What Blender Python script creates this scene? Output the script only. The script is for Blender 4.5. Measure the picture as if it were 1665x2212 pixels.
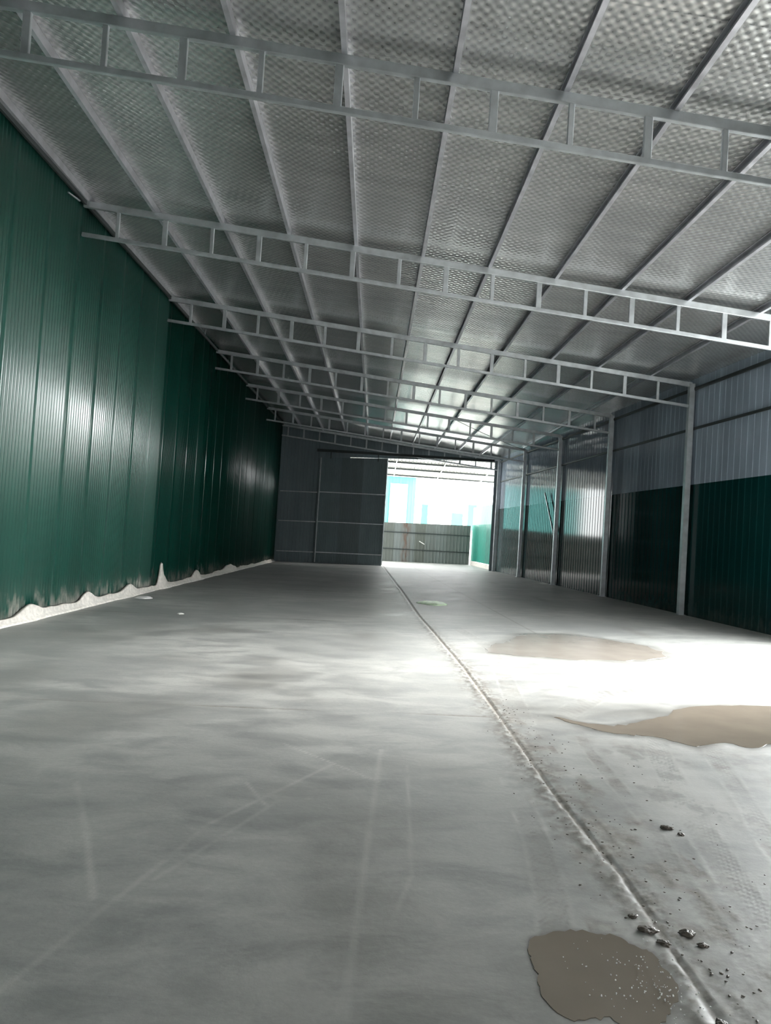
import bpy, bmesh, math, random
import numpy as np
from mathutils import Vector, Matrix
random.seed(7); rng = np.random.RandomState(7)
S = bpy.context.scene
COL = S.collection
for o in list(bpy.data.objects): bpy.data.objects.remove(o)

# ---------------------------------------------------------------- camera
CAM_Z = 1.5255
pitch, yaw, roll = 0.0294, 0.0142, 0.0630
cam = bpy.data.cameras.new('camera'); co = bpy.data.objects.new('camera', cam); COL.objects.link(co)
cam.sensor_fit = 'VERTICAL'; cam.sensor_height = 36.0; cam.lens = 36.0 * 1607.4 / 2212.0
cam.clip_start = 0.05; cam.clip_end = 500
fwd = Vector((math.sin(yaw)*math.cos(pitch), math.cos(yaw)*math.cos(pitch), math.sin(pitch)))
r0 = Vector((math.cos(yaw), -math.sin(yaw), 0)); u0 = r0.cross(fwd)
R_ = r0*math.cos(roll) + u0*math.sin(roll); U_ = -r0*math.sin(roll) + u0*math.cos(roll)
m = Matrix((R_, U_, -fwd)).transposed().to_4x4(); m.translation = Vector((0, 0, CAM_Z))
co.matrix_world = m
S.camera = co

# ---------------------------------------------------------------- world, exposure
W = bpy.data.worlds.new('overcast'); S.world = W; W.use_nodes = True
nt = W.node_tree; nt.nodes.clear()
wo = nt.nodes.new('ShaderNodeOutputWorld'); bg = nt.nodes.new('ShaderNodeBackground')
# overcast sky, brightest in the haze towards the hidden sun on the right
SKY_BASE, SKY_HAZE = 8.0, 28.0
tc = nt.nodes.new('ShaderNodeTexCoord')
dp = nt.nodes.new('ShaderNodeVectorMath'); dp.operation = 'DOT_PRODUCT'; nt.links.new(tc.outputs['Generated'], dp.inputs[0])
dp.inputs[1].default_value = (0.93, 0.12, 0.34)
mx = nt.nodes.new('ShaderNodeMath'); mx.operation = 'MAXIMUM'; nt.links.new(dp.outputs['Value'], mx.inputs[0]); mx.inputs[1].default_value = 0.0
pw = nt.nodes.new('ShaderNodeMath'); pw.operation = 'POWER'; nt.links.new(mx.outputs[0], pw.inputs[0]); pw.inputs[1].default_value = 2.5
ma = nt.nodes.new('ShaderNodeMath'); ma.operation = 'MULTIPLY_ADD'; nt.links.new(pw.outputs[0], ma.inputs[0])
ma.inputs[1].default_value = SKY_HAZE; ma.inputs[2].default_value = SKY_BASE
bg.inputs[0].default_value = (0.97, 1.0, 1.0, 1); nt.links.new(ma.outputs[0], bg.inputs[1])
nt.links.new(bg.outputs[0], wo.inputs[0])
sun = bpy.data.lights.new('hazy_sun', 'SUN'); sun.energy = 11.0; sun.angle = math.radians(24); sun.color = (1.0, 0.98, 0.95)
so = bpy.data.objects.new('hazy_sun', sun); COL.objects.link(so)
SUN_EL, SUN_AZ = math.radians(28), math.radians(9)      # azimuth measured from +x towards +y
sv = Vector((math.cos(SUN_EL)*math.cos(SUN_AZ), math.cos(SUN_EL)*math.sin(SUN_AZ), math.sin(SUN_EL)))
so.rotation_euler = sv.to_track_quat('Z', 'Y').to_euler()
S.view_settings.view_transform = 'Standard'; S.view_settings.look = 'None'
S.view_settings.gamma = 1.0; S.view_settings.use_curve_mapping = False
S.view_settings.exposure = 0.12
S.cycles.max_bounces = 10; S.cycles.diffuse_bounces = 6; S.cycles.glossy_bounces = 6
S.cycles.sample_clamp_indirect = 12.0

# ---------------------------------------------------------------- layout (metres)
Y1, D = 7.35, 4.9445
TY = lambda n: Y1 + (n-1)*D                     # y of roof truss n
floor_z = lambda x, y: 0.0163*x - 0.0022*y
roof_z = lambda x, y: 6.193 - 0.098*x - 0.0013*y    # centre of a truss's top chord
LX = lambda y: -5.275 + 0.011*y
RX = lambda y: 8.245 - 0.0593*y
SHEET = 0.172                                   # roof sheet above chord centre
Y_END = TY(7); Y_BACK = -7.0; Y_FENCE = 44.5
DOOR0, DOOR1 = TY(1)+0.1, TY(2)-0.1             # open bay in the right wall

# ---------------------------------------------------------------- node helpers
def mat(name):
    m = bpy.data.materials.new(name); m.use_nodes = True
    nt = m.node_tree; b = nt.nodes['Principled BSDF']
    return m, nt, b
def N(nt, t, **k):
    n = nt.nodes.new(t)
    for a, v in k.items(): setattr(n, a, v)
    return n
def math_(nt, op, a, b=None, c=None, clamp=False):
    n = nt.nodes.new('ShaderNodeMath'); n.operation = op; n.use_clamp = clamp
    for i, v in enumerate((a, b, c)):
        if v is None: continue
        if isinstance(v, (int, float)): n.inputs[i].default_value = v
        else: nt.links.new(v, n.inputs[i])
    return n.outputs[0]
def mixc(nt, f, a, b, mode='MIX'):
    n = nt.nodes.new('ShaderNodeMix'); n.data_type = 'RGBA'; n.blend_type = mode
    for s, v in ((n.inputs[0], f), (n.inputs[6], a), (n.inputs[7], b)):
        if isinstance(v, (int, float)): s.default_value = v
        elif isinstance(v, tuple): s.default_value = (*v, 1) if len(v) == 3 else v
        else: nt.links.new(v, s)
    return n.outputs[2]
def noise(nt, vec, scale, detail=4, rough=0.5, dist=0.0):
    n = nt.nodes.new('ShaderNodeTexNoise'); n.inputs['Scale'].default_value = scale
    n.inputs['Detail'].default_value = detail; n.inputs['Roughness'].default_value = rough
    n.inputs['Distortion'].default_value = dist
    nt.links.new(vec, n.inputs['Vector']); return n.outputs['Fac']
def maprange(nt, v, a, b, c=0.0, d=1.0):
    n = nt.nodes.new('ShaderNodeMapRange'); nt.links.new(v, n.inputs[0])
    for i, x in enumerate((a, b, c, d)): n.inputs[i+1].default_value = x
    return n.outputs[0]
def objco(nt, scale=None):
    t = nt.nodes.new('ShaderNodeTexCoord')
    if scale is None: return t.outputs['Object']
    mp = nt.nodes.new('ShaderNodeMapping'); mp.inputs['Scale'].default_value = scale
    nt.links.new(t.outputs['Object'], mp.inputs[0]); return mp.outputs[0]
def bump(nt, b, h, strength, dist=0.01):
    n = nt.nodes.new('ShaderNodeBump'); n.inputs['Strength'].default_value = strength
    n.inputs['Distance'].default_value = dist
    nt.links.new(h, n.inputs['Height']); nt.links.new(n.outputs[0], b.inputs['Normal'])

# ---------------------------------------------------------------- materials
def m_paint(name, colr, rough, axis='Y', mottled=0.12, spec=0.5, dust=None, metallic=0.0, split=None):
    """coated profiled sheet; every 1.07 m wide sheet has its own slight tone"""
    m, nt, b = mat(name)
    c = objco(nt); s = N(nt, 'ShaderNodeSeparateXYZ'); nt.links.new(c, s.inputs[0])
    sh = math_(nt, 'FLOOR', math_(nt, 'DIVIDE', s.outputs[axis], 1.07))
    wn = N(nt, 'ShaderNodeTexWhiteNoise', noise_dimensions='1D'); nt.links.new(sh, wn.inputs['W'])
    tone = maprange(nt, wn.outputs['Value'], 0, 1, 1-mottled, 1+mottled)
    nz = maprange(nt, noise(nt, objco(nt, (1, 1, 0.25)), 3.0, 5), 0.3, 0.7, 0.9, 1.1)
    k = math_(nt, 'MULTIPLY', tone, nz)
    base = colr
    if split:                                  # an upper course of another colour
        f = maprange(nt, s.outputs['Z'], split[0]-0.004, split[0]+0.004)
        base = mixc(nt, f, colr, split[1])
    mul = N(nt, 'ShaderNodeVectorMath', operation='SCALE')
    if isinstance(base, tuple): mul.inputs[0].default_value = base
    else: nt.links.new(base, mul.inputs[0])
    nt.links.new(k, mul.inputs['Scale'])
    out = mul.outputs[0]
    ro = maprange(nt, wn.outputs['Value'], 0, 1, rough*0.8, rough*1.2)
    if dust:
        dn = noise(nt, objco(nt, (1, 1.0, 0.5)), 5.0, 6, 0.65)
        hgt = math_(nt, 'ADD', s.outputs['Z'], math_(nt, 'MULTIPLY', s.outputs['Y'], 0.0022))
        f = maprange(nt, math_(nt, 'SUBTRACT', math_(nt, 'MULTIPLY', dn, 1.5), hgt), dust[0], dust[1])
        f = math_(nt, 'MULTIPLY', f, dust[2])
        out = mixc(nt, f, out, dust[3]); ro = math_(nt, 'ADD', ro, math_(nt, 'MULTIPLY', f, 0.5), clamp=True)
    nt.links.new(out, b.inputs['Base Color']); nt.links.new(ro, b.inputs['Roughness'])
    b.inputs['Specular IOR Level'].default_value = spec; b.inputs['Metallic'].default_value = metallic
    return m
def m_metal(name, colr, rough, metallic=0.9, sc=6.0, var=0.15):
    m, nt, b = mat(name)
    n = noise(nt, objco(nt), sc, 5)
    k = maprange(nt, n, 0.3, 0.7, 1-var, 1+var)
    mul = N(nt, 'ShaderNodeVectorMath', operation='SCALE'); mul.inputs[0].default_value = colr
    nt.links.new(k, mul.inputs['Scale']); nt.links.new(mul.outputs[0], b.inputs['Base Color'])
    nt.links.new(maprange(nt, n, 0.3, 0.7, rough*0.85, rough*1.2), b.inputs['Roughness'])
    b.inputs['Metallic'].default_value = metallic
    return m
def m_plain(name, colr, rough, sc=8.0, var=0.15, metallic=0.0):
    return m_metal(name, colr, rough, metallic, sc, var)

DUST = (0.5, 0.46, 0.41)
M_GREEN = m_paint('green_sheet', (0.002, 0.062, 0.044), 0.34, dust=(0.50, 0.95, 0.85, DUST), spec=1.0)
# past the third truss, light falloff is painted into colour, and gloss lowered
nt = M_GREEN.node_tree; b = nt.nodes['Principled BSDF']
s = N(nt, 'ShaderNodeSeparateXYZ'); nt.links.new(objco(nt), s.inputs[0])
falloff = maprange(nt, s.outputs['Y'], 17.30, 17.32)
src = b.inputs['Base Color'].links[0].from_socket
nt.links.new(mixc(nt, math_(nt, 'MULTIPLY', falloff, 0.45), src, (0.0005, 0.008, 0.006)), b.inputs['Base Color'])
nt.links.new(maprange(nt, falloff, 0, 1, 0.9, 0.0), b.inputs['Coat Weight'])
nt.links.new(maprange(nt, falloff, 0, 1, 1.0, 0.22), b.inputs['Specular IOR Level'])
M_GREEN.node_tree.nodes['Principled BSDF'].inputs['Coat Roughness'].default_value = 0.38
M_RIGHT = m_paint('green_and_grey_sheet', (0.004, 0.036, 0.036), 0.10, dust=(0.35, 1.0, 0.22, (0.25, 0.26, 0.24)),
                  spec=0.2, split=(3.12, (0.30, 0.36, 0.43)))
M_ENDW = m_paint('grey_sheet', (0.20, 0.25, 0.27), 0.4, axis='X', dust=(0.6, 1.1, 0.3, (0.3, 0.3, 0.28)))
M_GATE = m_paint('gate_sheet', (0.15, 0.20, 0.215), 0.35, axis='X', mottled=0.25)
M_GALV = m_metal('galvanised_steel', (0.55, 0.58, 0.60), 0.42, 0.75)
M_PURL = m_metal('galvanised_purlin', (0.58, 0.58, 0.62), 0.40, 0.7)
M_DARK = m_metal('dark_steel', (0.06, 0.07, 0.07), 0.5, 0.5)
M_WHITE = m_plain('white_plastic', (0.75, 0.77, 0.75), 0.5)

# foil faced bubble insulation under the roof sheets
M_FOIL, nt, b = mat('foil_insulation')
c = objco(nt); s = N(nt, 'ShaderNodeSeparateXYZ'); nt.links.new(c, s.inputs[0])
cx = math_(nt, 'COSINE', math_(nt, 'MULTIPLY', s.outputs['X'], 2*math.pi/0.11))
cy = math_(nt, 'COSINE', math_(nt, 'MULTIPLY', s.outputs['Y'], 2*math.pi/0.125))
dots = math_(nt, 'MULTIPLY', cx, cy)
n1 = noise(nt, objco(nt, (0.5, 1.6, 1)), 2.2, 5)
seam = math_(nt, 'PINGPONG', s.outputs['Y'], 0.62)
seamf = maprange(nt, seam, 0.0, 0.02, 1.0, 0.0)
rib = math_(nt, 'COSINE', math_(nt, 'MULTIPLY', s.outputs['Y'], 2*math.pi/0.095))
h = math_(nt, 'ADD', math_(nt, 'ADD', math_(nt, 'MULTIPLY', dots, 0.45), math_(nt, 'MULTIPLY', rib, 0.12)), math_(nt, 'MULTIPLY', n1, 1.3))
h = math_(nt, 'SUBTRACT', h, math_(nt, 'MULTIPLY', seamf, 0.2))
bump(nt, b, h, 0.55, 0.008)
fc = mixc(nt, maprange(nt, n1, 0.3, 0.7), (0.66, 0.665, 0.66), (0.86, 0.855, 0.84))
fc = mixc(nt, maprange(nt, dots, -1.0, 1.0), mixc(nt, 1.0, fc, (0.60, 0.61, 0.62), 'MULTIPLY'), fc)
nt.links.new(fc, b.inputs['Base Color'])
b.inputs['Metallic'].default_value = 0.72; b.inputs['Roughness'].default_value = 0.27

# concrete floor (attributes: mud, wet, pale)
M_FLOOR, nt, b = mat('concrete_floor')
def attr(nt, name):
    a = N(nt, 'ShaderNodeAttribute', attribute_name=name); return a.outputs['Fac']
c = objco(nt)
big = noise(nt, objco(nt, (0.7, 1.0, 1)), 0.55, 6, 0.55, 0.3)
mid = noise(nt, objco(nt, (0.7, 1.3, 1)), 2.6, 8, 0.65, 0.4)
fine = noise(nt, c, 38.0, 6, 0.6)
spots = noise(nt, objco(nt, (1, 1.4, 1)), 9.0, 5, 0.7)
col = mixc(nt, maprange(nt, big, 0.35, 0.65), (0.33, 0.335, 0.32), (0.50, 0.50, 0.475))
col = mixc(nt, maprange(nt, mid, 0.42, 0.64, 0.0, 0.75), col, (0.24, 0.245, 0.24))
col = mixc(nt, maprange(nt, spots, 0.60, 0.72, 0.0, 0.35), col, (0.50, 0.49, 0.46))
col = mixc(nt, maprange(nt, fine, 0.3, 0.7, 0.0, 0.14), col, (0.13, 0.125, 0.11))
col = mixc(nt, attr(nt, 'pale'), col, (0.60, 0.59, 0.56))
mudc = mixc(nt, maprange(nt, noise(nt, c, 14.0, 6, 0.7), 0.35, 0.65), (0.10, 0.085, 0.068), (0.30, 0.275, 0.24))
col = mixc(nt, attr(nt, 'mud'), col, mudc)
col = mixc(nt, math_(nt, 'MULTIPLY', attr(nt, 'wet'), 0.7), col, (0.12, 0.11, 0.095))
nt.links.new(col, b.inputs['Base Color'])
ro = maprange(nt, mid, 0.3, 0.7, 0.62, 0.42)
ro = math_(nt, 'SUBTRACT', ro, math_(nt, 'MULTIPLY', attr(nt, 'wet'), 0.25), clamp=True)
ro = math_(nt, 'ADD', ro, math_(nt, 'MULTIPLY', attr(nt, 'mud'), 0.12), clamp=True)
nt.links.new(ro, b.inputs['Roughness'])
bump(nt, b, math_(nt, 'ADD', math_(nt, 'MULTIPLY', fine, 0.4), math_(nt, 'MULTIPLY', mid, 1.0)), 0.25, 0.01)

# muddy water
def m_water(name, colr):
    m, nt, b = mat(name)
    n = noise(nt, objco(nt), 3.0, 4)
    nt.links.new(mixc(nt, maprange(nt, n, 0.3, 0.7), tuple(x*0.85 for x in colr), colr), b.inputs['Base Color'])
    b.inputs['Roughness'].default_value = 0.07; b.inputs['IOR'].default_value = 1.33
    bump(nt, b, noise(nt, objco(nt), 25.0, 2), 0.04, 0.01)
    return m
M_WATER = m_water('muddy_water', (0.26, 0.225, 0.183))
M_SILT = m_water('silty_water', (0.27, 0.245, 0.215)); M_SILT.node_tree.nodes['Principled BSDF'].inputs['Roughness'].default_value = 0.2
M_BUB = m_plain('foam', (0.8, 0.8, 0.78), 0.1)
M_MORTAR = m_plain('dry_mortar', (0.60, 0.57, 0.52), 0.9, 14.0, 0.2)
M_MUD = m_plain('wet_mud', (0.13, 0.11, 0.09), 0.45, 20.0, 0.4)
M_BAG = m_plain('pale_green_bag', (0.62, 0.78, 0.55), 0.45, 10.0, 0.3)
M_PAPER = m_plain('white_paper', (0.82, 0.81, 0.78), 0.7)
M_CABLE = m_plain('black_cable', (0.02, 0.02, 0.02), 0.5)
M_GROUND = m_plain('pale_concrete_ground', (0.58, 0.57, 0.55), 0.85, 1.2, 0.2)
M_OLDSHEET = None
M_OLD, nt, b = mat('rusty_grey_sheet')
c = objco(nt); s = N(nt, 'ShaderNodeSeparateXYZ'); nt.links.new(c, s.inputs[0])
sh = math_(nt, 'FLOOR', math_(nt, 'DIVIDE', s.outputs['X'], 0.62))
wn = N(nt, 'ShaderNodeTexWhiteNoise', noise_dimensions='1D'); nt.links.new(sh, wn.inputs['W'])
col = mixc(nt, wn.outputs['Value'], (0.11, 0.12, 0.105), (0.17, 0.19, 0.185))
d_ = math_(nt, 'ABSOLUTE', math_(nt, 'SUBTRACT', s.outputs['X'], 1.95))
rust = math_(nt, 'MULTIPLY', maprange(nt, d_, 0.05, 0.35, 1.0, 0.0), maprange(nt, noise(nt, objco(nt, (3, 3, 0.7)), 2.5, 5), 0.35, 0.6))
col = mixc(nt, rust, col, (0.12, 0.075, 0.055))
nt.links.new(col, b.inputs['Base Color']); b.inputs['Roughness'].default_value = 0.6
M_TEAL = m_paint('turquoise_sheet', (0.05, 0.20, 0.19), 0.5, axis='X', mottled=0.08)
M_PALE = m_plain('pale_render', (0.80, 0.77, 0.71), 0.8)
M_PALEGREEN = m_paint('pale_green_sheet', (0.30, 0.40, 0.36), 0.4)
M_SIDEGREEN = m_paint('bright_green_sheet', (0.005, 0.20, 0.145), 0.35)

# ---------------------------------------------------------------- mesh helpers
def link(name, me, mt=None, parent=None, smooth=False):
    o = bpy.data.objects.new(name, me); COL.objects.link(o)
    if mt: me.materials.append(mt)
    if smooth:
        me.polygons.foreach_set('use_smooth', [True]*len(me.polygons))
    if parent: o.parent = parent
    return o
def tag(o, label=None, cat=None, group=None, kind=None):
    if label: o['label'] = label
    if cat: o['category'] = cat
    if group: o['group'] = group
    if kind: o['kind'] = kind
    return o
def empty(name, loc, label, cat, group=None):
    o = bpy.data.objects.new(name, None); COL.objects.link(o); o.location = loc
    o.empty_display_size = 0.2
    return tag(o, label, cat, group)
class MB:
    def __init__(s): s.v = []; s.f = []
    def prism(s, a, b, prof, up=(0, 0, 1)):
        """sweep closed profile [(side,up)] from a to b"""
        a = Vector(a); b = Vector(b); d = (b-a).normalized()
        side = d.cross(Vector(up)).normalized(); upv = side.cross(d)
        k = len(s.v); n = len(prof)
        for p in (a, b):
            for (x, y) in prof: s.v.append(tuple(p + side*x + upv*y))
        for i in range(n):
            j = (i+1) % n; s.f.append((k+i, k+j, k+n+j, k+n+i))
        s.f.append(tuple(k+i for i in reversed(range(n)))); s.f.append(tuple(k+n+i for i in range(n)))
    def tube(s, a, b, w, h, bev=0.006, up=(0, 0, 1)):
        w /= 2; h /= 2; e = min(bev, w*0.4, h*0.4)
        s.prism(a, b, [(-w+e, -h), (w-e, -h), (w, -h+e), (w, h-e), (w-e, h), (-w+e, h), (-w, h-e), (-w, -h+e)], up)
    def rod(s, a, b, r, n=10, up=(0, 0, 1)):
        s.prism(a, b, [(r*math.cos(2*math.pi*i/n), r*math.sin(2*math.pi*i/n)) for i in range(n)], up)
    def cprof(s, a, b, w, h, t=0.004, lip=0.018, flip=1):
        f = flip
        p = [(-w/2, -h/2), (w/2, -h/2), (w/2, -h/2+lip), (w/2-t, -h/2+lip), (w/2-t, -h/2+t), (-w/2+t, -h/2+t),
             (-w/2+t, h/2-t), (w/2-t, h/2-t), (w/2-t, h/2-lip), (w/2, h/2-lip), (w/2, h/2), (-w/2, h/2)]
        s.prism(a, b, [(x*f, y) for x, y in p] if f > 0 else [(-x, y) for x, y in reversed(p)])
    def box(s, lo, hi):
        k = len(s.v); x0, y0, z0 = lo; x1, y1, z1 = hi
        s.v += [(x0, y0, z0), (x1, y0, z0), (x1, y1, z0), (x0, y1, z0), (x0, y0, z1), (x1, y0, z1), (x1, y1, z1), (x0, y1, z1)]
        s.f += [tuple(k+i for i in q) for q in ((0, 3, 2, 1), (4, 5, 6, 7), (0, 1, 5, 4), (1, 2, 6, 5), (2, 3, 7, 6), (3, 0, 4, 7))]
    def build(s, name, mt, parent=None, smooth=False):
        me = bpy.data.meshes.new(name); o0 = Vector(parent.location) if parent and not parent.parent else Vector()
        if parent and parent.parent: o0 = Vector(parent.parent.location)
        me.from_pydata([tuple(Vector(v)-o0) for v in s.v], [], s.f)
        bm = bmesh.new(); bm.from_mesh(me); bmesh.ops.recalc_face_normals(bm, faces=bm.faces); bm.to_mesh(me); bm.free()
        return link(name, me, mt, parent, smooth)
def sheet(a, b, zbot, ztop, normal, profile, thick=0.004):
    """profiled sheet from plan point a to b; zbot/ztop functions (x,y)->z; profile: list (s, offset)"""
    a = Vector((a[0], a[1])); b = Vector((b[0], b[1])); L = (b-a).length; d = (b-a)/L; n = Vector(normal)
    ss = profile(L); mb = MB(); k = 0
    pts = []
    for (t, o) in ss:
        p = a + d*t + n*o; pts.append(p)
    for side in (0, 1):
        for p in pts:
            q = p - n*thick*side
            mb.v.append((q.x, q.y, zbot(q.x, q.y))); mb.v.append((q.x, q.y, ztop(q.x, q.y)))
    m_ = len(pts)
    for i in range(m_-1):
        mb.f.append((2*i, 2*i+2, 2*i+3, 2*i+1))
        j = 2*m_
        mb.f.append((j+2*i, j+2*i+1, j+2*i+3, j+2*i+2))
        mb.f.append((2*i+1, 2*i+3, j+2*i+3, j+2*i+1)); mb.f.append((2*i, j+2*i, j+2*i+2, 2*i+2))
    j = 2*m_
    mb.f.append((0, 1, j+1, j)); mb.f.append((2*m_-2, j+2*m_-2, j+2*m_-1, 2*m_-1))
    return mb
def prof_micro(L, pitch=0.094, amp=0.024, joint=1.07):
    """fine rounded ribs, with a flat lap at every sheet joint"""
    out = []; n = int(L/pitch)*8
    for i in range(n+1):
        t = L*i/n; u = (t % joint)/joint
        k = 1.0 if 0.07 < u < 0.97 else 0.12
        c_ = math.cos(2*math.pi*t/pitch); tri = 1-2*abs((t/pitch) % 1.0*2-1)*-1-2
        tri = 2*abs(((t/pitch) % 1.0)*2-1)-1            # straight flanks, rounded crests
        out.append((t, amp*k*(0.75*tri*0.86+0.25*c_)))
    return out
def prof_rib(L, pitch=0.19, rib=0.045, amp=0.014):
    out = []; t = 0.0
    while t + pitch < L:
        out += [(t, 0), (t+pitch-rib, 0), (t+pitch-rib*0.72, amp), (t+pitch-rib*0.28, amp)]; t += pitch
    out += [(t, 0), (L, 0)]
    return out
def prof_low(L): return prof_rib(L, 0.235, 0.05, 0.0085)

# ---------------------------------------------------------------- floor
def vnoise(x, y, seed=0):
    xi = np.floor(x).astype(np.int64); yi = np.floor(y).astype(np.int64); fx = x-xi; fy = y-yi
    fx = fx*fx*(3-2*fx); fy = fy*fy*(3-2*fy)
    def hsh(a, b):
        h = (a*374761393 + b*668265263 + seed*1442695041) & 0xffffffff
        h = ((h ^ (h >> 13))*1274126177) & 0xffffffff
        return ((h ^ (h >> 16)) & 0xffff)/65535.0
    return (hsh(xi, yi)*(1-fx)+hsh(xi+1, yi)*fx)*(1-fy) + (hsh(xi, yi+1)*(1-fx)+hsh(xi+1, yi+1)*fx)*fy
def fbm(x, y, o=4, seed=0):
    s_ = 0; a = 0.5; t = 0
    for i in range(o): s_ = s_ + a*vnoise(x*2**i, y*2**i, seed+i*7); t += a; a *= 0.5
    return s_/t
def seg_dist(X, Y, pts):
    d = np.full(X.shape, 1e9)
    for (x0, y0), (x1, y1) in zip(pts[:-1], pts[1:]):
        dx, dy = x1-x0, y1-y0; t = np.clip(((X-x0)*dx+(Y-y0)*dy)/(dx*dx+dy*dy), 0, 1)
        d = np.minimum(d, np.hypot(X-x0-t*dx, Y-y0-t*dy))
    return d
sm = lambda d, a, b: np.clip(1-(d-a)/(b-a), 0, 1)
xs = np.concatenate([np.arange(-12, -3.2, 0.25), np.arange(-3.2, 4.2, 0.016), np.arange(4.2, 12.01, 0.2)])
ys = [-7.0, -4, -2, 0, 1, 1.6, 2.0]
while ys[-1] < 45: ys.append(ys[-1]*1.0055)
ys = np.array(ys)
X, Y = np.meshgrid(xs, ys)
SEAM = [(1.26, -1), (1.22, 2.43), (1.25, 3.44), (1.2, 4.53), (1.2, 6.3), (1.17, 8.94), (1.08, 11.8), (0.98, 14.5), (0.90, 20.2), (0.70, 30), (0.54, 38.5), (0.5, 45)]
ds = seg_dist(X, Y, SEAM); sx = np.interp(Y, [p[1] for p in SEAM], [p[0] for p in SEAM]); side = X-sx
mudall = np.clip(fbm(X*3.2, Y*1.6, 5, 77)*3.2-1.45, 0, 1)*sm(-X, -1.35, -1.0)*sm(Y, 6.0, 8.0); nA = fbm(X*9, Y*7, 4, 1); nB = fbm(X*30, Y*24, 3, 5); nC = fbm(X*1.3, Y*1.1, 4, 9)
mud = 0*X; pale = 0*X; wet = 0*X; hz = 0*X
# strip of trampled mud along the joint
strip = sm(ds, 0.03, 0.10+0.22*nA)*np.clip(1.9-Y/9, 0.25, 1)
mud = np.maximum(mud, strip*np.clip((nB-0.36)*4.5, 0, 1)*0.85)
ridge = sm(np.abs(side+0.045-0.03*(nA-0.5)), 0.01, 0.06)
pale = np.maximum(pale, ridge*0.35*np.clip(nC*2.4-0.6, 0, 1)); hz += ridge*0.006*nC*2*np.clip(nB*2-0.4,0,1)
crack = sm(ds, 0.004+0.0006*Y, 0.010+0.0015*Y); mud = np.maximum(mud, crack*0.95); hz -= crack*0.008
pale2 = sm(np.abs(side-0.03), 0.01, 0.03)*0.45; pale = np.maximum(pale, pale2*(Y > 5))
band = ((side > 0.0) & (side < 0.12+0.35*np.clip((7-Y)/4, 0, 1)))*sm(Y, 6, 7.5)
mud = np.maximum(mud, band*np.clip((nA-0.42)*3.4, 0, 1)*0.75); 
band2 = ((side < 0.0) & (side > -0.28*np.clip((4.6-Y)/1.5, 0, 1)))
mud = np.maximum(mud, band2*np.clip((nA-0.46)*3.4, 0, 1)*0.7)
hz += strip*(nB-0.5)*0.008
# tyre tracks with tread marks
def track(pts, w, depth, tread, mudk, y1):
    global mud, pale, hz
    d = seg_dist(X, Y, pts); mk = sm(d, w*0.8, w)*sm(Y, y1, y1+1.2)
    t = 0.5+0.5*np.cos((Y*1.0 + np.abs(d)*1.2)*2*math.pi/tread)
    mk = mk*np.clip(nC*3-0.75, 0, 1)
    mud = np.maximum(mud, mk*(mudk*np.clip(nA*1.9-0.45, 0, 1)+0.35*t*np.clip(nB*2-0.6, 0, 1)))
    edge = sm(np.abs(d-w), 0.0, 0.018)*sm(Y, y1, y1+1)*np.clip(nA*2-0.6, 0, 1)
    pale = np.maximum(pale, edge*0.4); hz += mk*(-depth*0.6+depth*t) + edge*0.002
track([(2.0, 7.6), (1.70, 5.6), (1.62, 4.14), (1.52, 3.47), (1.49, 2.99), (1.49, 2.2)], 0.05, 0.004, 0.06, 0.85, 5.2)
track([(2.9, 7.4), (2.20, 5.5), (1.90, 4.17), (1.72, 3.26), (1.66, 2.6)], 0.09, 0.006, 0.055, 0.40, 5.3)
track([(3.4, 7.4), (2.62, 5.5), (2.33, 4.42), (2.17, 3.89), (2.0, 3.0)], 0.07, 0.005, 0.06, 0.55, 5.4)
track([(0.98, 4.8), (0.93, 3.8), (0.86, 3.2), (0.80, 2.9)], 0.07, 0.003, 0.045, 0.15, 4.4)
track([(1.30, 4.8), (1.32, 3.6), (1.27, 3.0), (1.32, 2.3)], 0.045, 0.006, 0.05, 0.75, 4.2)
track([(1.36, 6.3), (1.55, 8.2), (1.75, 10.5), (1.5, 13)], 0.10, 0.003, 0.09, 0.25, 12)
track([(1.75, 6.6), (2.4, 7.6), (3.3, 8.4), (4.6, 9.0)], 0.12, 0.003, 0.09, 0.35, 9)
mud = np.maximum(mud, mudall*np.clip(nA*2-0.5, 0, 1)*0.55)
# clean pale slab areas
pale = np.maximum(pale, 0.35*(side > 0.35)*sm(np.abs(X-2.05), 0.2, 0.35)*sm(np.abs(Y-4.9), 0.5, 0.9)*(mud < 0.2))
# damp, dark margins by the puddles
def inside(poly, soft):
    px = np.array([p[0] for p in poly]); py = np.array([p[1] for p in poly]); c_ = np.zeros(X.shape, bool)
    for i in range(len(px)):
        j = i-1; cond = ((py[i] > Y) != (py[j] > Y)) & (X < (px[j]-px[i])*(Y-py[i])/(py[j]-py[i]+1e-12)+px[i]); c_ ^= cond
    d = seg_dist(X, Y, list(poly)+[poly[0]]); return np.where(c_, 1.0, sm(d, 0, soft))
P1 = [(0.7, 2.91), (0.8, 2.96), (0.89, 2.98), (0.98, 2.96), (1.06, 2.95), (1.1, 2.87), (1.15, 2.84), (1.15, 2.76), (1.16, 2.69), (1.16, 2.59), (1.1, 2.52), (1.04, 2.42), (0.95, 2.38), (0.89, 2.40), (0.87, 2.45), (0.80, 2.43), (0.74, 2.42), (0.68, 2.49), (0.66, 2.57), (0.68, 2.67), (0.67, 2.74), (0.68, 2.83)]
P2 = [(1.57, 10.19), (1.9, 11.0), (2.18, 11.39), (2.52, 12.3), (3.37, 12.6), (3.97, 12.0), (4.3, 11.58), (4.38, 10.9), (4.08, 10.25), (3.4, 9.85), (2.69, 9.9), (2.03, 9.95)]
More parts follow.
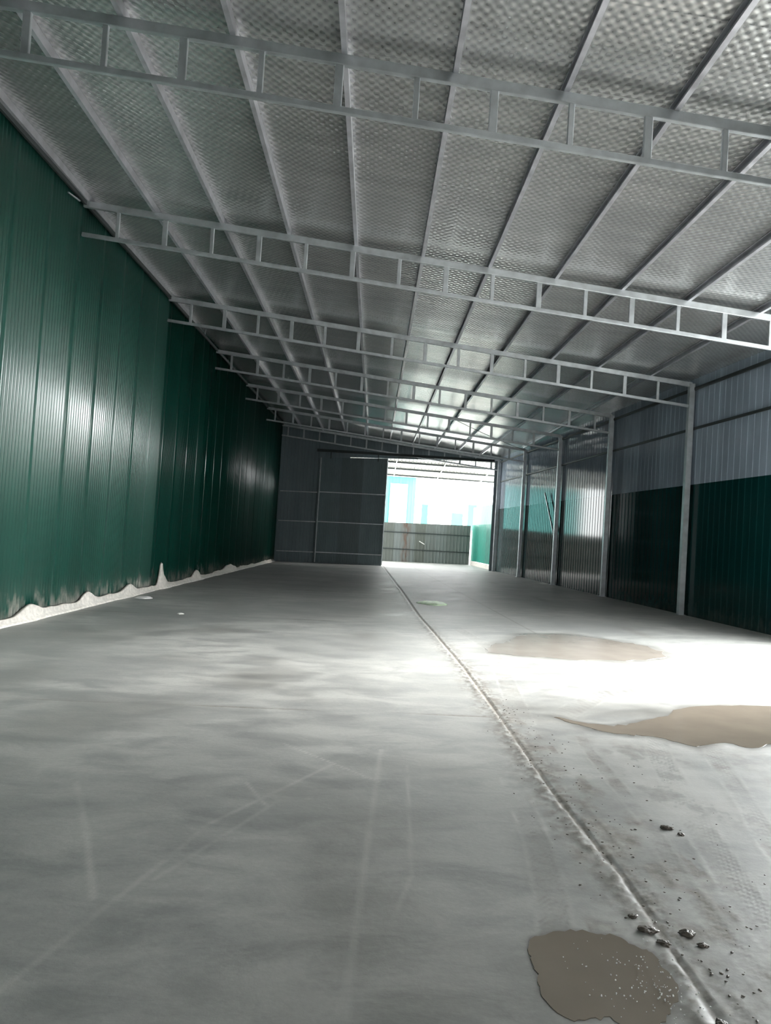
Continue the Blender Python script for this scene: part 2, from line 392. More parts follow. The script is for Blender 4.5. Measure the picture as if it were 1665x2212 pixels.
P3 = [(1.67, 6.62), (1.84, 6.42), (2.09, 6.30), (2.34, 6.45), (2.74, 6.75), (3.07, 7.19), (3.59, 7.40), (4.02, 7.42), (4.6, 7.3), (4.5, 6.5), (3.7, 6.1), (3.26, 5.95), (3.03, 5.79), (2.90, 6.02), (2.60, 5.75), (2.45, 5.95), (2.30, 6.08), (2.17, 6.04), (1.94, 6.16), (1.77, 6.40)]
for P, s_ in ((P1, 0.02), (P2, 0.25), (P3, 0.12)): wet = np.maximum(wet, inside(P, s_)*0.8)
wet = np.maximum(wet, sm(np.abs(Y-6.75-0.1*(X-1.5)), 0.12, 0.5)*(X > 1.2)*(X < 3)*np.clip(nC*2-0.55, 0, 0.6))
# straight pale scratches and joints on the left slab
def scr(pts, w, k, brk=0.0, seed=3):
    global pale
    d = seg_dist(X, Y, pts); n = np.clip(fbm(X*6, Y*6, 3, seed)*2.2-brk, 0, 1)
    pale = np.maximum(pale, sm(d, w*0.3, w)*k*n)
scr([(-1.11, 2.46), (-0.88, 3.35), (-0.75, 3.89), (-0.17, 4.97)], 0.022, 0.30, 0.3)
scr([(-0.85, 3.26), (-0.44, 4.26)], 0.02, 0.26, 0.3)
scr([(0.15, 5.34), (0.06, 3.58), (0.0, 2.36)], 0.024, 0.34, 0.2)
scr([(-1.64, 4.42), (-1.31, 3.71), (-1.04, 3.08)], 0.022, 0.45, 0.3)
scr([(-0.56, 5.41), (0.14, 4.64)], 0.010, 0.6, 0.2)
scr([(-0.67, 4.54), (-0.5, 4.18)], 0.016, 0.4)
scr([(0.32, 5.0), (0.27, 3.4), (0.15, 2.9)], 0.016, 0.3, 0.4)
scr([(-3.0, 5.8), (-0.8, 6.0)], 0.03, 0.25, 0.5)
for yj in (6.45, 13.0, 19.5, 26.0, 32.5):
    w = 0.008+0.0015*yj; j = sm(np.abs(Y-yj-0.02*X), w*0.4, w)*(side < 0.0)*np.clip(fbm(X*3, Y*2, 3, 8)*2.4-0.5, 0, 1)
    mud = np.maximum(mud, j*0.7); hz -= j*0.004
for xj in (3.2, 5.2):
    j = sm(np.abs(X-xj+0.03*Y), 0.012, 0.03)*(Y > 9); mud = np.maximum(mud, j*0.4)
# damp blotches on the left slab near the camera
wet = np.maximum(wet, 0.55*np.clip(fbm(X*0.9+3, Y*0.8, 4, 21)*3-1.6, 0, 1)*(X < 1))
# dusty margin along the left wall
dw = X-(-5.275+0.011*Y); pale = np.maximum(pale, np.clip(1-dw/(0.12+0.35*nA), 0, 1)*0.75)
for P in (P1, P2, P3): hz = hz*(1-inside(P, 0.05))
Z = 0.0163*X - 0.0022*Y + hz*(Y > 1.5)
ny, nx = X.shape
verts = np.stack([X, Y, Z], -1).reshape(-1, 3)
idx = np.arange(ny*nx).reshape(ny, nx)
faces = np.stack([idx[:-1, :-1], idx[:-1, 1:], idx[1:, 1:], idx[1:, :-1]], -1).reshape(-1, 4)
me = bpy.data.meshes.new('floor')
me.vertices.add(len(verts)); me.vertices.foreach_set('co', verts.astype(np.float32).ravel())
me.loops.add(faces.size); me.loops.foreach_set('vertex_index', faces.astype(np.int32).ravel())
me.polygons.add(len(faces)); me.polygons.foreach_set('loop_start', np.arange(0, faces.size, 4, dtype=np.int32))
me.polygons.foreach_set('use_smooth', np.ones(len(faces), bool))
me.update(calc_edges=True)
for nm, A in (('mud', mud), ('pale', pale), ('wet', wet)):
    at = me.attributes.new(nm, 'FLOAT', 'POINT'); at.data.foreach_set('value', np.clip(A, 0, 1).astype(np.float32).ravel())
fo = link('floor', me, M_FLOOR); tag(fo, 'grey concrete floor with dust, mud and tyre tracks', 'floor', kind='structure')

g = MB(); g.box((-80, -60, -1.2), (80, 140, -0.45)); tag(g.build('ground', M_GROUND), 'pale ground outside the shed', 'ground', kind='structure')
# yard slabs right outside the open bay, level with the floor
g = MB(); y0, y1 = -20, 44.4
x0, x1 = 12.0, 60
g.v += [(x0, y0, .19), (x1, y0, .19), (x1, y1, .05), (x0, y1, .05), (x0, y0, -.45), (x1, y0, -.45), (x1, y1, -.45), (x0, y1, -.45)]
g.f += [(0, 1, 2, 3), (7, 6, 5, 4), (0, 4, 5, 1), (1, 5, 6, 2), (2, 6, 7, 3), (3, 7, 4, 0)]
tag(g.build('yard', M_GROUND), 'pale concrete yard outside the right wall', 'ground', kind='structure')

# ---------------------------------------------------------------- walls
ztopL = lambda x, y: roof_z(x, y)+SHEET+0.03
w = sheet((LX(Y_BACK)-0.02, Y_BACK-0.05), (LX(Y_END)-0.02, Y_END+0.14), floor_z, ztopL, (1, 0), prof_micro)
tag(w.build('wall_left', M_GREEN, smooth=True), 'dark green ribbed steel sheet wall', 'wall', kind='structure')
def rsheet(ya, yb, zb, zt, mt, name, lab):
    w = sheet((RX(ya)+0.11, ya), (RX(yb)+0.11, yb), zb, zt, (-1, 0), prof_low)
    return tag(w.build(name, mt), lab, 'wall', kind='structure')
rsheet(Y_BACK, DOOR0, floor_z, ztopL, M_RIGHT, 'wall_right', 'green and grey sheet wall on the near side of the open bay')
rsheet(DOOR1, Y_END+0.14, floor_z, ztopL, M_RIGHT, 'wall_right', 'right sheet wall, dark green below and grey above')
lint = rsheet(DOOR0, DOOR1, lambda x, y: 5.15, ztopL, M_RIGHT, 'wall_right', 'strip of sheet above the open bay')
for i, yy in enumerate((DOOR0, DOOR1)):
    t = MB(); t.tube((RX(yy)+0.03, yy, floor_z(8, yy)), (RX(yy)+0.03, yy, roof_z(RX(yy), yy)-0.03), 0.12, 0.12, up=(0, 1, 0))
    tag(t.build('trim_%d' % (i+1), M_GALV), 'steel jamb of the open bay', 'trim', kind='structure')
# wall behind the camera, unseen; its wide entrance is added for fill light
wb = MB(); 
for (xa, xb, za) in ((LX(Y_BACK), 2.0, None), (5.0, RX(Y_BACK)+0.1, None), (2.0, 5.0, 3.4)):
    s_ = sheet((xa, Y_BACK), (xb, Y_BACK), (lambda x, y: floor_z(x, y)) if za is None else (lambda x, y: 3.4), ztopL, (0, 1), prof_rib)
    k = len(wb.v); wb.v += s_.v; wb.f += [tuple(k+i for i in f) for f in s_.f]
tag(wb.build('wall_back', M_ENDW), 'grey sheet wall behind the camera with a wide entrance added for fill light', 'wall', kind='structure')
# end wall: left of the opening, header, right strip
GX0, GX1 = 0.45, 5.85                               # opening in the end wall
we = MB()
hd = lambda x, y: 5.30 + 0.033*(x-GX0)
for (xa, xb, zb) in ((LX(Y_END)-0.12, -1.4, floor_z), (-1.4, GX1, hd), (-1.4, GX0+0.03, 'low'), (GX1, RX(Y_END)+0.10, floor_z)):
    zt_ = ztopL
    if zb == 'low': zb = floor_z; zt_ = lambda x, y: 5.0
    s_ = sheet((xa, Y_END+0.12), (xb, Y_END+0.12), zb, zt_, (0, -1), lambda L: prof_rib(L, 0.17, 0.04, 0.014))
    k = len(we.v); we.v += s_.v; we.f += [tuple(k+i for i in f) for f in s_.f]
tag(we.build('wall_end', M_ENDW), 'dark grey sheet end wall around the bright gateway', 'wall', kind='structure')

# ---------------------------------------------------------------- ceiling
c_ = MB(); xa, xb = -5.6, 8.9
def ceil_slab(ya, yb, ra, rb):
    k = len(c_.v)
    for dz in (0, 0.05):
        for (x, y) in ((-5.9, ya), (ra, ya), (rb, yb), (-5.5, yb)): c_.v.append((x, y, roof_z(x, y)+SHEET+dz))
    c_.f.extend([tuple(k+i for i in q) for q in ((0, 1, 2, 3), (7, 6, 5, 4), (0, 4, 5, 1), (1, 5, 6, 2), (2, 6, 7, 3), (3, 7, 4, 0))])
ceil_slab(Y_BACK-0.1, Y_END+0.3, RX(Y_BACK)+0.35, RX(Y_END)+0.35)
tag(c_.build('ceiling', M_FOIL), 'silver foil bubble insulation under the roof sheets', 'ceiling', kind='structure')

# ---------------------------------------------------------------- roof trusses
PX = [-5.09+1.124*k for k in range(12)]
STRUT = 0.785
ORD = ['nearest', 'second', 'third', 'fourth', 'fifth', 'sixth', 'seventh']
TL = {1: 'dark ladder-shaped steel roof truss nearest the camera, across the top of the view',
      2: 'second ladder-shaped roof truss from the camera, its right end bright with daylight',
      3: 'third ladder-shaped roof truss, ending on the nearest tall post at right',
      4: 'fourth ladder-shaped roof truss from the camera, ending at the second post',
      5: 'fifth ladder-shaped roof truss from the camera, ending at the third post',
      6: 'sixth ladder-shaped roof truss, last one before the end wall',
      7: 'seventh roof truss, fixed against the dark end wall above the gateway'}
DEP = 0.509
for n in range(1, 8):
    y = TY(n); xl, xr = LX(y)+0.0, RX(y)
    if n == 7: y -= 0.02
    z = lambda x: roof_z(x, y)
    t = empty('roof_truss', (xl, y, z(xl)), TL[n], 'roof truss', 'ladder trusses under the roof')
    b_ = MB(); b_.tube((xl, y, z(xl)), (xr, y, z(xr)), 0.06, 0.11); b_.build('top_chord', M_GALV, t)
    b_ = MB(); b_.tube((xl, y, z(xl)-DEP), (xr, y, z(xr)-DEP), 0.05, 0.066); b_.build('bottom_chord', M_GALV, t)
    x = -4.56+STRUT*0; k = 0
    while x < xr-0.3:
        wd = 0.085 if k % 2 else 0.06
        b_ = MB(); b_.tube((x, y, z(x)-DEP+0.02), (x+0.0, y, z(x)-0.04), 0.045, wd, up=(1, 0, 0)); b_.build('strut', M_GALV, t)
        # welded gusset at the upper corners belongs to the strut's look
        x += STRUT; k += 1
# ---------------------------------------------------------------- purlins
names = {0: 'leftmost grey roof purlin, running along the top of the green wall', 1: 'second roof purlin from the green left wall',
 2: 'third roof purlin from the green left wall', 3: 'fourth roof purlin from the green left wall', 4: 'fifth roof purlin from the green wall, nearly upright in the picture',
 5: 'sixth roof purlin from the green wall, just right of the middle', 6: 'seventh roof purlin from the green wall, dark against the foil',
 7: 'eighth roof purlin from the green wall, dark against the foil', 8: 'ninth roof purlin from the green wall, third from the right eave',
 9: 'tenth roof purlin from the green wall, second from the right eave', 10: 'rightmost roof purlin, pale, running close to the grey upper wall'}
for k in range(11):
    x = PX[k]; ya = Y_BACK; yb = Y_END+0.05
    if k == 10: x = 6.25; 
    pz = lambda y: roof_z(x, y)+0.0475+0.06
    yend = min(yb, (8.245-x-0.08)/0.0593)
    b_ = MB(); b_.cprof((x, ya+0.1, pz(ya)), (x, yend, pz(yend)), 0.055, 0.12, flip=-1)
    o = b_.build('roof_purlin', M_PURL); tag(o, names[k], 'purlin', 'purlins running the length of the roof')
# ---------------------------------------------------------------- posts on the right wall
PL = {3: 'nearest full-height steel post on the right wall', 4: 'second steel post from the camera on the right wall',
      5: 'third steel post on the right wall, with a slanting brace', 6: 'fourth steel post from the camera on the right wall',
      7: 'farthest steel post, beside the bright gateway at right'}
for n in range(3, 8):
    y = TY(n) - (0.08 if n == 7 else 0); x = RX(y); zf = floor_z(x, y)
    t = empty('steel_post', (x, y, zf), PL[n], 'post', 'square steel posts along the right wall')
    b_ = MB(); b_.tube((x, y, zf+0.008), (x, y, roof_z(x, y)+0.02), 0.13 if n < 7 else 0.15, 0.13, up=(0, 1, 0)); b_.build('shaft', M_GALV, t)
    b_ = MB(); b_.box((x-0.1, y-0.1, zf), (x+0.09, y+0.1, zf+0.012)); b_.build('base_plate', M_GALV, t)
    if n == 5:
        b_ = MB(); b_.tube((x-0.01, y+0.05, 1.75), (RX(y+1.6)-0.01, y+1.6, 3.5), 0.05, 0.05); b_.build('brace', M_GALV, t)
# ---------------------------------------------------------------- wall girts right wall
for zz, nm in ((4.42, 'long dark girt along the grey upper part of the right wall'), (2.0, 'long girt half-way up the green part of the right wall')):
    if zz == 2.0: continue
    b_ = MB(); b_.tube((RX(DOOR1)+0.086, DOOR1+0.06, zz), (RX(Y_END)+0.086, Y_END-0.1, zz+0.05), 0.035, 0.06)
    tag(b_.build('wall_girt', M_DARK), nm, 'girt')
b_ = MB(); b_.tube((RX(DOOR1)+0.06, DOOR1+0.06, roof_z(RX(DOOR1), DOOR1)-0.1), (RX(Y_END)+0.06, Y_END-0.1, roof_z(RX(Y_END), Y_END)-0.1), 0.05, 0.07)
tag(b_.build('trim_3', M_DARK), 'steel angle where the right wall meets the roof', 'trim', kind='structure')
b_ = MB(); b_.tube((LX(-6.8)+0.03, -6.8, roof_z(-5.2, -6.8)+0.02), (LX(Y_END)+0.03, Y_END, roof_z(-5, Y_END)+0.02), 0.05, 0.08)
tag(b_.build('trim_4', M_DARK), 'dark steel angle where the green wall meets the roof', 'trim', kind='structure')

# ---------------------------------------------------------------- sliding gate on the end wall
gx0, gx1, gy = -2.85, 0.50, Y_END-0.20
zb0, zt0 = 0.02, 5.12
t = empty('sliding_gate', (gx0, gy, zb0), 'tall dark grey sheet sliding gate leaf, pushed open beside the gateway', 'gate')
s_ = sheet((gx0, gy+0.03), (gx1, gy+0.03), lambda x, y: floor_z(x, y)+0.07, lambda x, y: 5.10+0.05*(x-gx0), (0, -1), lambda L: prof_rib(L, 0.11, 0.035, 0.014))
s_.build('panel', M_GATE, t)
for z_ in (0.42, 1.93, 3.40):
    b_ = MB(); b_.tube((gx0, gy-0.005, z_), (gx1, gy-0.005, z_+0.05), 0.04, 0.05); b_.build('rail', M_GALV, t)
for xx in (gx0+0.03, gx1-0.03):
    b_ = MB(); b_.tube((xx, gy-0.005, floor_z(xx, gy)+0.05), (xx, gy-0.005, 5.10+0.05*(xx-gx0)), 0.05, 0.06, up=(0, 1, 0)); b_.build('stile', M_GALV, t)
for xx in (gx0+0.5, gx1-0.5):
    b_ = MB(); b_.tube((xx, gy+0.02, 5.08), (xx, gy+0.02, 5.46), 0.04, 0.03, up=(0, 1, 0)); b_.build('hanger', M_DARK, t)
b_ = MB(); b_.cprof((-3.05, Y_END-0.105, 5.47), (GX1-0.05, Y_END-0.105, 5.49), 0.10, 0.13, lip=0.03)
tag(b_.build('gate_track', M_DARK), 'long dark overhead track above the sliding gate and gateway', 'gate track')
for z_ in (0.42, 1.93, 3.40):
    b_ = MB(); b_.tube((LX(Y_END)+0.1, Y_END+0.05, z_-0.06), (gx0-0.08, Y_END+0.05, z_-0.02), 0.04, 0.05)
    tag(b_.build('wall_girt', M_GALV), {0.42: 'lowest', 1.93: 'middle', 3.40: 'highest'}[z_]+' short girt on the dark end wall left of the gate', 'girt', 'girts on the end wall')

# ---------------------------------------------------------------- beyond the gateway
t = empty('sheet_fence', (0, Y_FENCE, 0), 'patched grey metal sheet fence behind the gateway', 'fence')
s_ = sheet((-3.0, Y_FENCE), (5.80, Y_FENCE), lambda x, y: floor_z(x, y)-0.02, lambda x, y: 2.22+0.02*x, (0, -1), lambda L: prof_rib(L, 0.2, 0.05, 0.015)); s_.build('sheet_panel', M_OLD, t)
for z_ in (0.66, 1.66):
    b_ = MB(); b_.tube((-3.0, Y_FENCE-0.04, z_), (5.78, Y_FENCE-0.04, z_+0.05), 0.04, 0.05); b_.build('rail', M_DARK, t)
for xx in (-1.5, 1.0, 3.4, 5.6):
    b_ = MB(); b_.tube((xx, Y_FENCE+0.06, -0.1), (xx, Y_FENCE+0.06, 2.2), 0.06, 0.06, up=(0, 1, 0)); b_.build('fence_post', M_DARK, t)
b_ = MB(); b_.tube((2.75, Y_FENCE-0.09, 1.22), (3.07, Y_FENCE-0.09, 1.05), 0.02, 0.05)  # white strip added where a bright dash of light shows on the fence
tag(b_.build('paper_scrap_or_glint', M_PAPER), 'small white strip added for a bright dash of light on the grey sheet fence', 'paper')
# side wall past the gateway
t = empty('side_fence', (RX(38), 38, 0), 'two-tone side fence past the gateway, green below and pale above', 'fence')
ya, yb = Y_END+0.2, Y_FENCE
s_ = sheet((RX(ya)+0.15, ya), (RX(yb)+0.28, yb), lambda x, y: floor_z(x, y)+0.25, lambda x, y: 2.38, (-1, 0), prof_low); s_.build('lower_sheet', M_SIDEGREEN, t)
s_ = sheet((RX(ya)+0.16, ya), (RX(yb)+0.29, yb), lambda x, y: 2.36, lambda x, y: 3.42, (-1, 0), prof_low); s_.build('upper_sheet', M_PALEGREEN, t)
b_ = MB(); b_.prism((RX(ya)+0.19, ya, 0.08), (RX(yb)+0.35, yb, 0.08), [(-0.1, -0.15), (0.1, -0.15), (0.1, 0.17), (-0.1, 0.17)]); b_.build('plinth', M_MORTAR, t)
# lean-to canopy past the gateway
t = empty('lean_to_canopy', (3, 41, 5.3), 'low lean-to roof of pale ribbed sheets behind the gateway', 'canopy')
cz = lambda x, y: 5.80 - 0.088*(y-Y_END) - 0.01*(x-0.5)
b_ = MB(); k = 0; xx = -4.5; prof = []
while xx < 7.6:
    prof += [(xx, 0), (xx+0.15, 0), (xx+0.165, 0.02), (xx+0.185, 0.02)]; xx += 0.2
for dz in (0, 0.012):
    for yy in (Y_END+0.15, Y_FENCE+0.3):
        for (x, o) in prof: b_.v.append((x, yy, cz(x, yy)+o+dz))
n_ = len(prof)
for i in range(n_-1):
    b_.f.append((i, i+1, n_+i+1, n_+i)); b_.f.append((2*n_+i, 3*n_+i, 3*n_+i+1, 2*n_+i+1))
M_CANOPY = m_paint('canopy_sheet', (0.27, 0.262, 0.235), 0.4, axis='X')
b_.build('roof_sheet', M_CANOPY, t)
for yy in (38.4, 40.4, 42.4, 44.6):
    b_ = MB(); b_.tube((-4.5, yy, cz(-4.5, yy)-0.04), (7.5, yy, cz(7.5, yy)-0.04), 0.05, 0.07); b_.build('purlin', M_DARK, t)
for xx in (1.0, 3.6, 6.2):
    b_ = MB(); b_.tube((xx, Y_END+0.2, cz(xx, Y_END)-0.11), (xx, Y_FENCE+0.2, cz(xx, Y_FENCE)-0.11), 0.05, 0.06); b_.build('rafter', M_GALV, t)
b_ = MB(); b_.tube((6.15, 44.2, 0.05), (6.15, 44.2, cz(6.15, 44.2)-0.12), 0.1, 0.1, up=(0, 1, 0)); b_.build('post', M_GALV, t)
# buildings behind the fence
t = empty('turquoise_shed', (0, 56, -0.4), 'pale turquoise shed with a large white door behind the fence', 'building')
s_ = sheet((-6, 56), (2.95, 56), lambda x, y: -0.45, lambda x, y: 5.9, (0, -1), lambda L: prof_rib(L, 0.25, 0.06, 0.02)); s_.build('wall', M_TEAL, t)
s_ = sheet((2.95, 56), (2.95, 64), lambda x, y: -0.45, lambda x, y: 5.9, (1, 0), lambda L: prof_rib(L, 0.25, 0.06, 0.02)); s_.build('side_wall', M_TEAL, t)
b_ = MB(); b_.box((1.05, 55.86, -0.45), (2.35, 55.95, 5.35)); b_.build('door', M_PALE, t)
b_ = MB(); b_.box((-6.2, 55.6, 5.9), (3.15, 64.2, 6.05)); b_.build('roof', M_PALE, t)
t = empty('turquoise_panel_wall', (3, 60, -0.4), 'row of pale turquoise panels between white pillars behind the fence', 'wall')
for (xa, xb, zt) in ((3.75, 4.25, 4.1), (6.2, 7.1, 3.55), (7.5, 8.2, 4.3)):
    b_ = MB(); b_.box((xa, 59.93, 2.2), (xb, 60.02, zt)); b_.build('panel', M_TEAL, t)
b_ = MB(); b_.box((3.2, 60.03, -0.45), (12.0, 60.25, 3.0)); b_.build('wall_base', M_PALE, t)
for (xa, xb, zt) in ((3.2, 3.7, 4.0), (4.3, 4.7, 3.4), (5.75, 6.15, 3.6), (7.15, 7.45, 3.8)):
    b_ = MB(); b_.box((xa, 59.9, -0.45), (xb, 60.02, zt)); b_.build('pillar', M_PALE, t)

# ---------------------------------------------------------------- small things
# mortar bank along the foot of the green wall
b_ = MB(); ys_ = np.arange(1.0, 36.8, 0.08); k = 0
peaks = [(13.6, 0.16, 0.3), (15.8, 0.14, 0.35), (18.0, 0.42, 0.13), (18.2, 0.22, 0.3), (21.5, 0.20, 0.35), (26.0, 0.16, 0.8), (9.6, 0.06, 0.4), (11.4, 0.10, 0.3)]
pr = []
for yy in ys_:
    n_ = float(fbm(np.array([yy*1.7]), np.array([3.3]), 4, 11)[0]); n2 = float(fbm(np.array([yy*2.3]), np.array([9.3]), 3, 15)[0])
    hgt = 0.05+0.13*n_ + sum(a*math.exp(-((yy-c0)/w_)**2) for c0, a, w_ in peaks)
    wid = 0.08+0.10*n2 + 0.15*min(hgt, 0.3)
    xl = LX(yy)+0.012; z0 = floor_z(xl, yy)
    pr.append([(xl, yy, z0-0.02), (xl, yy, z0+hgt), (xl+0.03+0.03*n2, yy, z0+hgt*0.93), (xl+wid*0.4, yy, z0+hgt*0.38), (xl+wid*0.75, yy, z0+0.035), (xl+wid, yy, z0-0.012)])
for q in pr: b_.v += q
for i in range(len(pr)-1):
    for j in range(5): b_.f.append((6*i+j, 6*i+j+1, 6*i+6+j+1, 6*i+6+j))
    b_.f.append((6*i+5, 6*i, 6*i+6, 6*i+11))
b_.f.append(tuple(range(6))); b_.f.append(tuple(6*(len(pr)-1)+j for j in reversed(range(6))))
tag(b_.build('mortar_bank', M_MORTAR, smooth=True), 'rough pale mortar skirting along the foot of the green wall', 'mortar')

def smooth_poly(P, it=2):
    for _ in range(it):
        Q = []
        for i in range(len(P)):
            a, b2 = P[i], P[(i+1) % len(P)]
            Q += [(a[0]*.75+b2[0]*.25, a[1]*.75+b2[1]*.25), (a[0]*.25+b2[0]*.75, a[1]*.25+b2[1]*.75)]
        P = Q
    return P
def puddle(P, lab, th=0.0018, jag=0.012, lift=0.0, mt=None):
    P = smooth_poly(P, 2); cx_ = sum(p[0] for p in P)/len(P); cy_ = sum(p[1] for p in P)/len(P)
    b_ = MB(); n = len(P); Q = []
    for i, p in enumerate(P):
        q = (p[0]+random.uniform(-jag, jag)*0.6, p[1]+random.uniform(-jag, jag)); Q.append(q)
    zz = max(floor_z(x, y) for x, y in [(cx_, cy_)])
    bm = bmesh.new()
    vt = [bm.verts.new((x, y, floor_z(x, y)+th+lift)) for x, y in Q]; vb = [bm.verts.new((x+(x-cx_)*0.006, y+(y-cy_)*0.006, floor_z(x, y)-0.01)) for x, y in Q]
    bm.faces.new(vt); bm.faces.new(list(reversed(vb)))
    for i in range(n): bm.faces.new((vb[i], vb[(i+1) % n], vt[(i+1) % n], vt[i]))
    bmesh.ops.recalc_face_normals(bm, faces=bm.faces)
    me = bpy.data.meshes.new('puddle'); bm.to_mesh(me); bm.free()
    return tag(link('puddle', me, mt or M_WATER), lab, 'puddle', 'muddy puddles on the floor')
puddle(P1, 'small brown puddle with glinting bubbles, nearest the camera at lower right')
puddle(P2, 'long narrow puddle reflecting the wall, farthest of the three puddles', jag=0.08, mt=M_SILT)
puddle(P3, 'wide brown puddle running off the right side, middle of the three puddles', jag=0.03)
# bubbles on the near puddle: nobody could count them
bm = bmesh.new()
for i in range(170):
    k = random.random(); x = random.gauss(1.08, 0.075); y = random.gauss(2.58, 0.13)
    if i % 4 == 0: x = random.uniform(0.78, 1.15); y = random.uniform(2.42, 2.93)
    if not (0.70 < x < 1.22 and 2.3 < y < 2.95): continue
    r = random.uniform(0.0012, 0.0032)
    bmesh.ops.create_icosphere(bm, subdivisions=2, radius=r, matrix=Matrix.Translation((x, y, floor_z(x, y)+0.0065)))
me = bpy.data.meshes.new('bubbles'); bm.to_mesh(me); bm.free()
tag(link('bubbles', me, M_BUB, smooth=True), 'scatter of tiny bright bubbles on the nearest puddle', 'bubbles', kind='stuff')
# mud clods
def clod(x, y, r, seed):
    rnd = random.Random(seed); bm = bmesh.new(); bmesh.ops.create_icosphere(bm, subdivisions=4, radius=1)
    off = [Vector((rnd.uniform(-1, 1), rnd.uniform(-1, 1), rnd.uniform(-1, 1))).normalized() for _ in range(9)]
    for v in bm.verts:
        kk = float(fbm(np.array([v.co.x*3.2+seed*3+9]), np.array([v.co.y*3.2+v.co.z*2.3+9]), 4, seed)[0])
        k = 0.25+1.5*kk+0.5*sum(0.22*max(0, v.co.dot(o))**4*rnd_s for o, rnd_s in zip(off, (1, -1, 1, 1, -1, 1, -1, 1, 1)))
        v.co = Vector((v.co.x*k*r, v.co.y*k*r*rf, v.co.z*k*r*0.38)) if False else Vector((v.co.x*k*r, v.co.y*k*r*1.25, v.co.z*k*r*0.4))
    bmesh.ops.transform(bm, matrix=Matrix.Rotation(rnd.uniform(0, 3), 4, 'Z'), verts=bm.verts)
    return bm
clods = [(1.19, 2.99, 0.030, 'largest dark mud clod, beside the floor joint above the near puddle'),
         (1.22, 2.90, 0.022, 'dark mud clod just below the largest clod by the joint'),
         (1.345, 2.98, 0.026, 'dark mud clod right of the floor joint, level with the near puddle top'),
         (1.37, 2.90, 0.018, 'small mud clod right of the joint, below its larger neighbour'),
         (1.17, 3.10, 0.018, 'small mud clod on the joint, above the largest clod'),
         (1.22, 2.43, 0.020, 'mud clod on the floor joint at the bottom edge of the picture'),
         (1.70, 4.08, 0.028, 'lone mud clod on the pale strip between the tyre tracks'),
         (1.74, 4.00, 0.018, 'little mud clod touching the lone clod between the tyre tracks')]
for i, (x, y, r, lab) in enumerate(clods):
    r *= 0.8
    bm = clod(x, y, r, i); me = bpy.data.meshes.new('mud_clod'); bm.to_mesh(me); bm.free()
    o = link('mud_clod', me, M_MUD, smooth=True); o.location = (x, y, floor_z(x, y)+r*0.22)
    tag(o, lab, 'mud clod', 'mud clods by the floor joint')
bm = bmesh.new()
def near_puddle(x, y):
    return (0.6 < x < 1.25 and 2.3 < y < 3.05) or (x > 1.6 and y > 5.6)
for i in range(330):
    y = 2.3*math.exp(random.random()*1.15); sxx = float(np.interp(y, [p[1] for p in SEAM], [p[0] for p in SEAM]))
    x = sxx+random.gauss(0.08, 0.14) if i % 3 else random.uniform(1.2, 2.3)
    r = random.uniform(0.0015, 0.006)
    if near_puddle(x, y): continue
    mm = Matrix.Translation((x, y, floor_z(x, y)+r*0.3)) @ Matrix.Rotation(random.uniform(0, 3), 4, 'Z') @ Matrix.Diagonal((1, 1.5, 0.5, 1))
    bmesh.ops.create_icosphere(bm, subdivisions=1, radius=r, matrix=mm)
me = bpy.data.meshes.new('mud_crumbs'); bm.to_mesh(me); bm.free()
tag(link('mud_crumbs', me, M_MUD), 'crumbs of dark mud scattered along the floor joint and tracks', 'mud', kind='stuff')

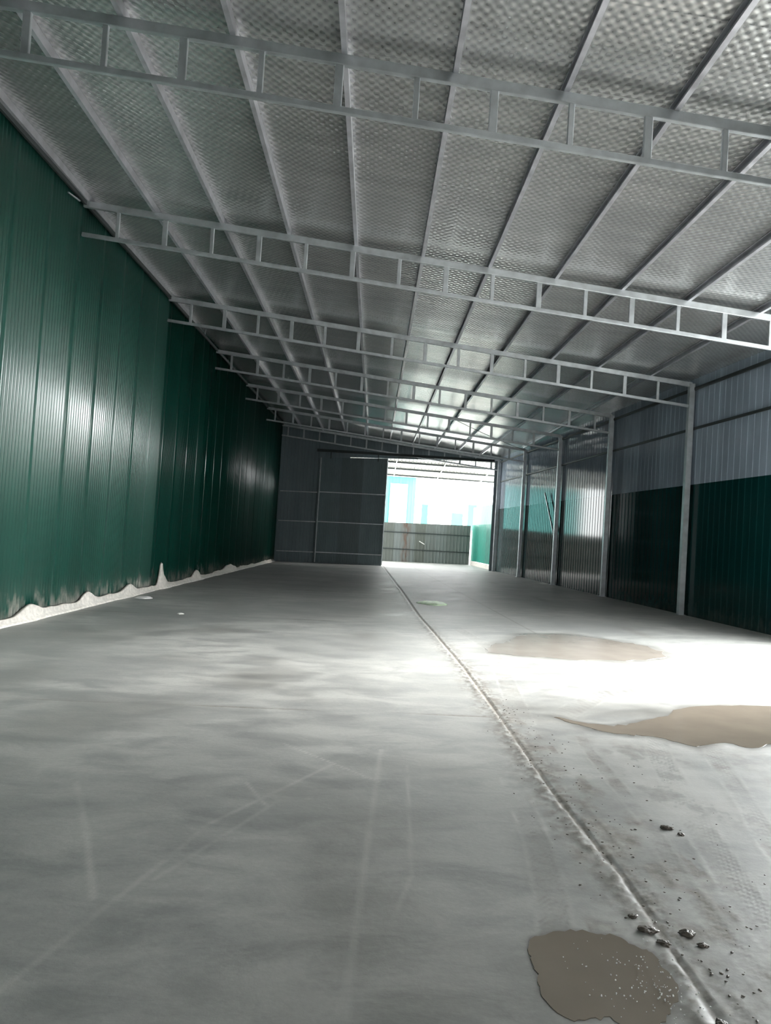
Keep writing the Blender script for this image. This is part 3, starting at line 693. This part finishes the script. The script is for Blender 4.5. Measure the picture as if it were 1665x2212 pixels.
# crumpled flat bag on the floor far ahead, and litter
def crumple(name, cx_, cy_, lx, ly, hgt, mt, lab, cat, seed, rot=0.0):
    n = 22; gx, gy_ = np.meshgrid(np.linspace(-1, 1, n), np.linspace(-1, 1, n)); 
    rr = np.hypot(gx, gy_); k_ = np.maximum(np.abs(gx), np.abs(gy_))/np.maximum(rr, 1e-6)
    px, py = gx*k_*lx/2, gy_*k_*ly/2; ed = 1+0.18*(fbm(px*4/lx+5, py*4/ly+5, 3, seed)-0.5)*2; px = px*ed; py = py*ed
    rad = np.clip(1-np.maximum(np.abs(gx), np.abs(gy_))**3, 0, 1)
    zt = (0.35+0.65*fbm(gx*2.2+9, gy_*2.2+9, 4, seed+2))*hgt*rad+0.004
    b_ = MB(); c0, s0 = math.cos(rot), math.sin(rot)
    P = []
    for lay in (0, 1):
        for i in range(n):
            for j in range(n):
                x = cx_+px[i, j]*c0-py[i, j]*s0; y = cy_+px[i, j]*s0+py[i, j]*c0
                b_.v.append((x, y, floor_z(x, y)+(zt[i, j] if lay == 0 else 0.0)))
    for i in range(n-1):
        for j in range(n-1):
            a = i*n+j; b_.f.append((a, a+1, a+n+1, a+n)); a += n*n; b_.f.append((a, a+n, a+n+1, a+1))
    for i in range(n-1):
        for (a, c2) in ((i, i+1), ((n-1)*n+i, (n-1)*n+i+1), (i*n, (i+1)*n), (i*n+n-1, (i+1)*n+n-1)):
            b_.f.append((a, c2, c2+n*n, a+n*n))
    return tag(b_.build(name, mt, smooth=True), lab, cat)
crumple('plastic_bag', 1.46, 17.3, 0.74, 1.05, 0.06, M_BAG, 'flat pale green crumpled bag lying right of the floor joint', 'bag', 31, 0.2)
crumple('paper_scrap_or_glint', -4.66, 15.5, 0.36, 0.34, 0.05, M_PAPER, 'white scrap lying by the foot of the green wall', 'paper', 41)
crumple('paper_scrap_or_glint', -3.25, 13.0, 0.12, 0.14, 0.02, M_PAPER, 'tiny pale scrap alone on the left side of the floor', 'paper', 51)
crumple('paper_scrap_or_glint', 6.45, 27.6, 0.34, 0.7, 0.05, M_PAPER, 'white scrap at the foot of the third post on the right', 'paper', 61)

# drooping cable from the roof to the corner post
A = Vector((2.75, 27.4, roof_z(2.75, 27.4)+0.02)); B = Vector((6.28, 31.95, roof_z(6.28, 31.95)-0.02))
b_ = MB(); n_ = 8; K = 25
for i in range(K):
    t_ = i/(K-1); p = A.lerp(B, t_); p.z -= 0.05*4*t_*(1-t_); d_ = (B-A).normalized(); s_ = d_.cross(Vector((0, 0, 1))).normalized(); u_ = s_.cross(d_)
    for k in range(n_): a = 2*math.pi*k/n_; b_.v.append(tuple(p+s_*0.011*math.cos(a)+u_*0.011*math.sin(a)))
for i in range(K-1):
    for k in range(n_): b_.f.append((i*n_+k, i*n_+(k+1) % n_, (i+1)*n_+(k+1) % n_, (i+1)*n_+k))
b_.f.append(tuple(reversed(range(n_)))); b_.f.append(tuple((K-1)*n_+k for k in range(n_)))
tag(b_.build('hanging_cable', M_CABLE, smooth=True), 'thin black cable slung from the roof to the fourth post', 'cable')
# metal bit added to show a bright gap at the wall head
b_ = MB(); b_.tube((LX(11.6)+0.03, 11.6, 6.56), (LX(11.9)+0.09, 11.9, 6.56), 0.03, 0.02)
tag(b_.build('gap_glint', M_GALV), 'tiny metal bit added for a bright gap at the head of the green wall', 'clip')
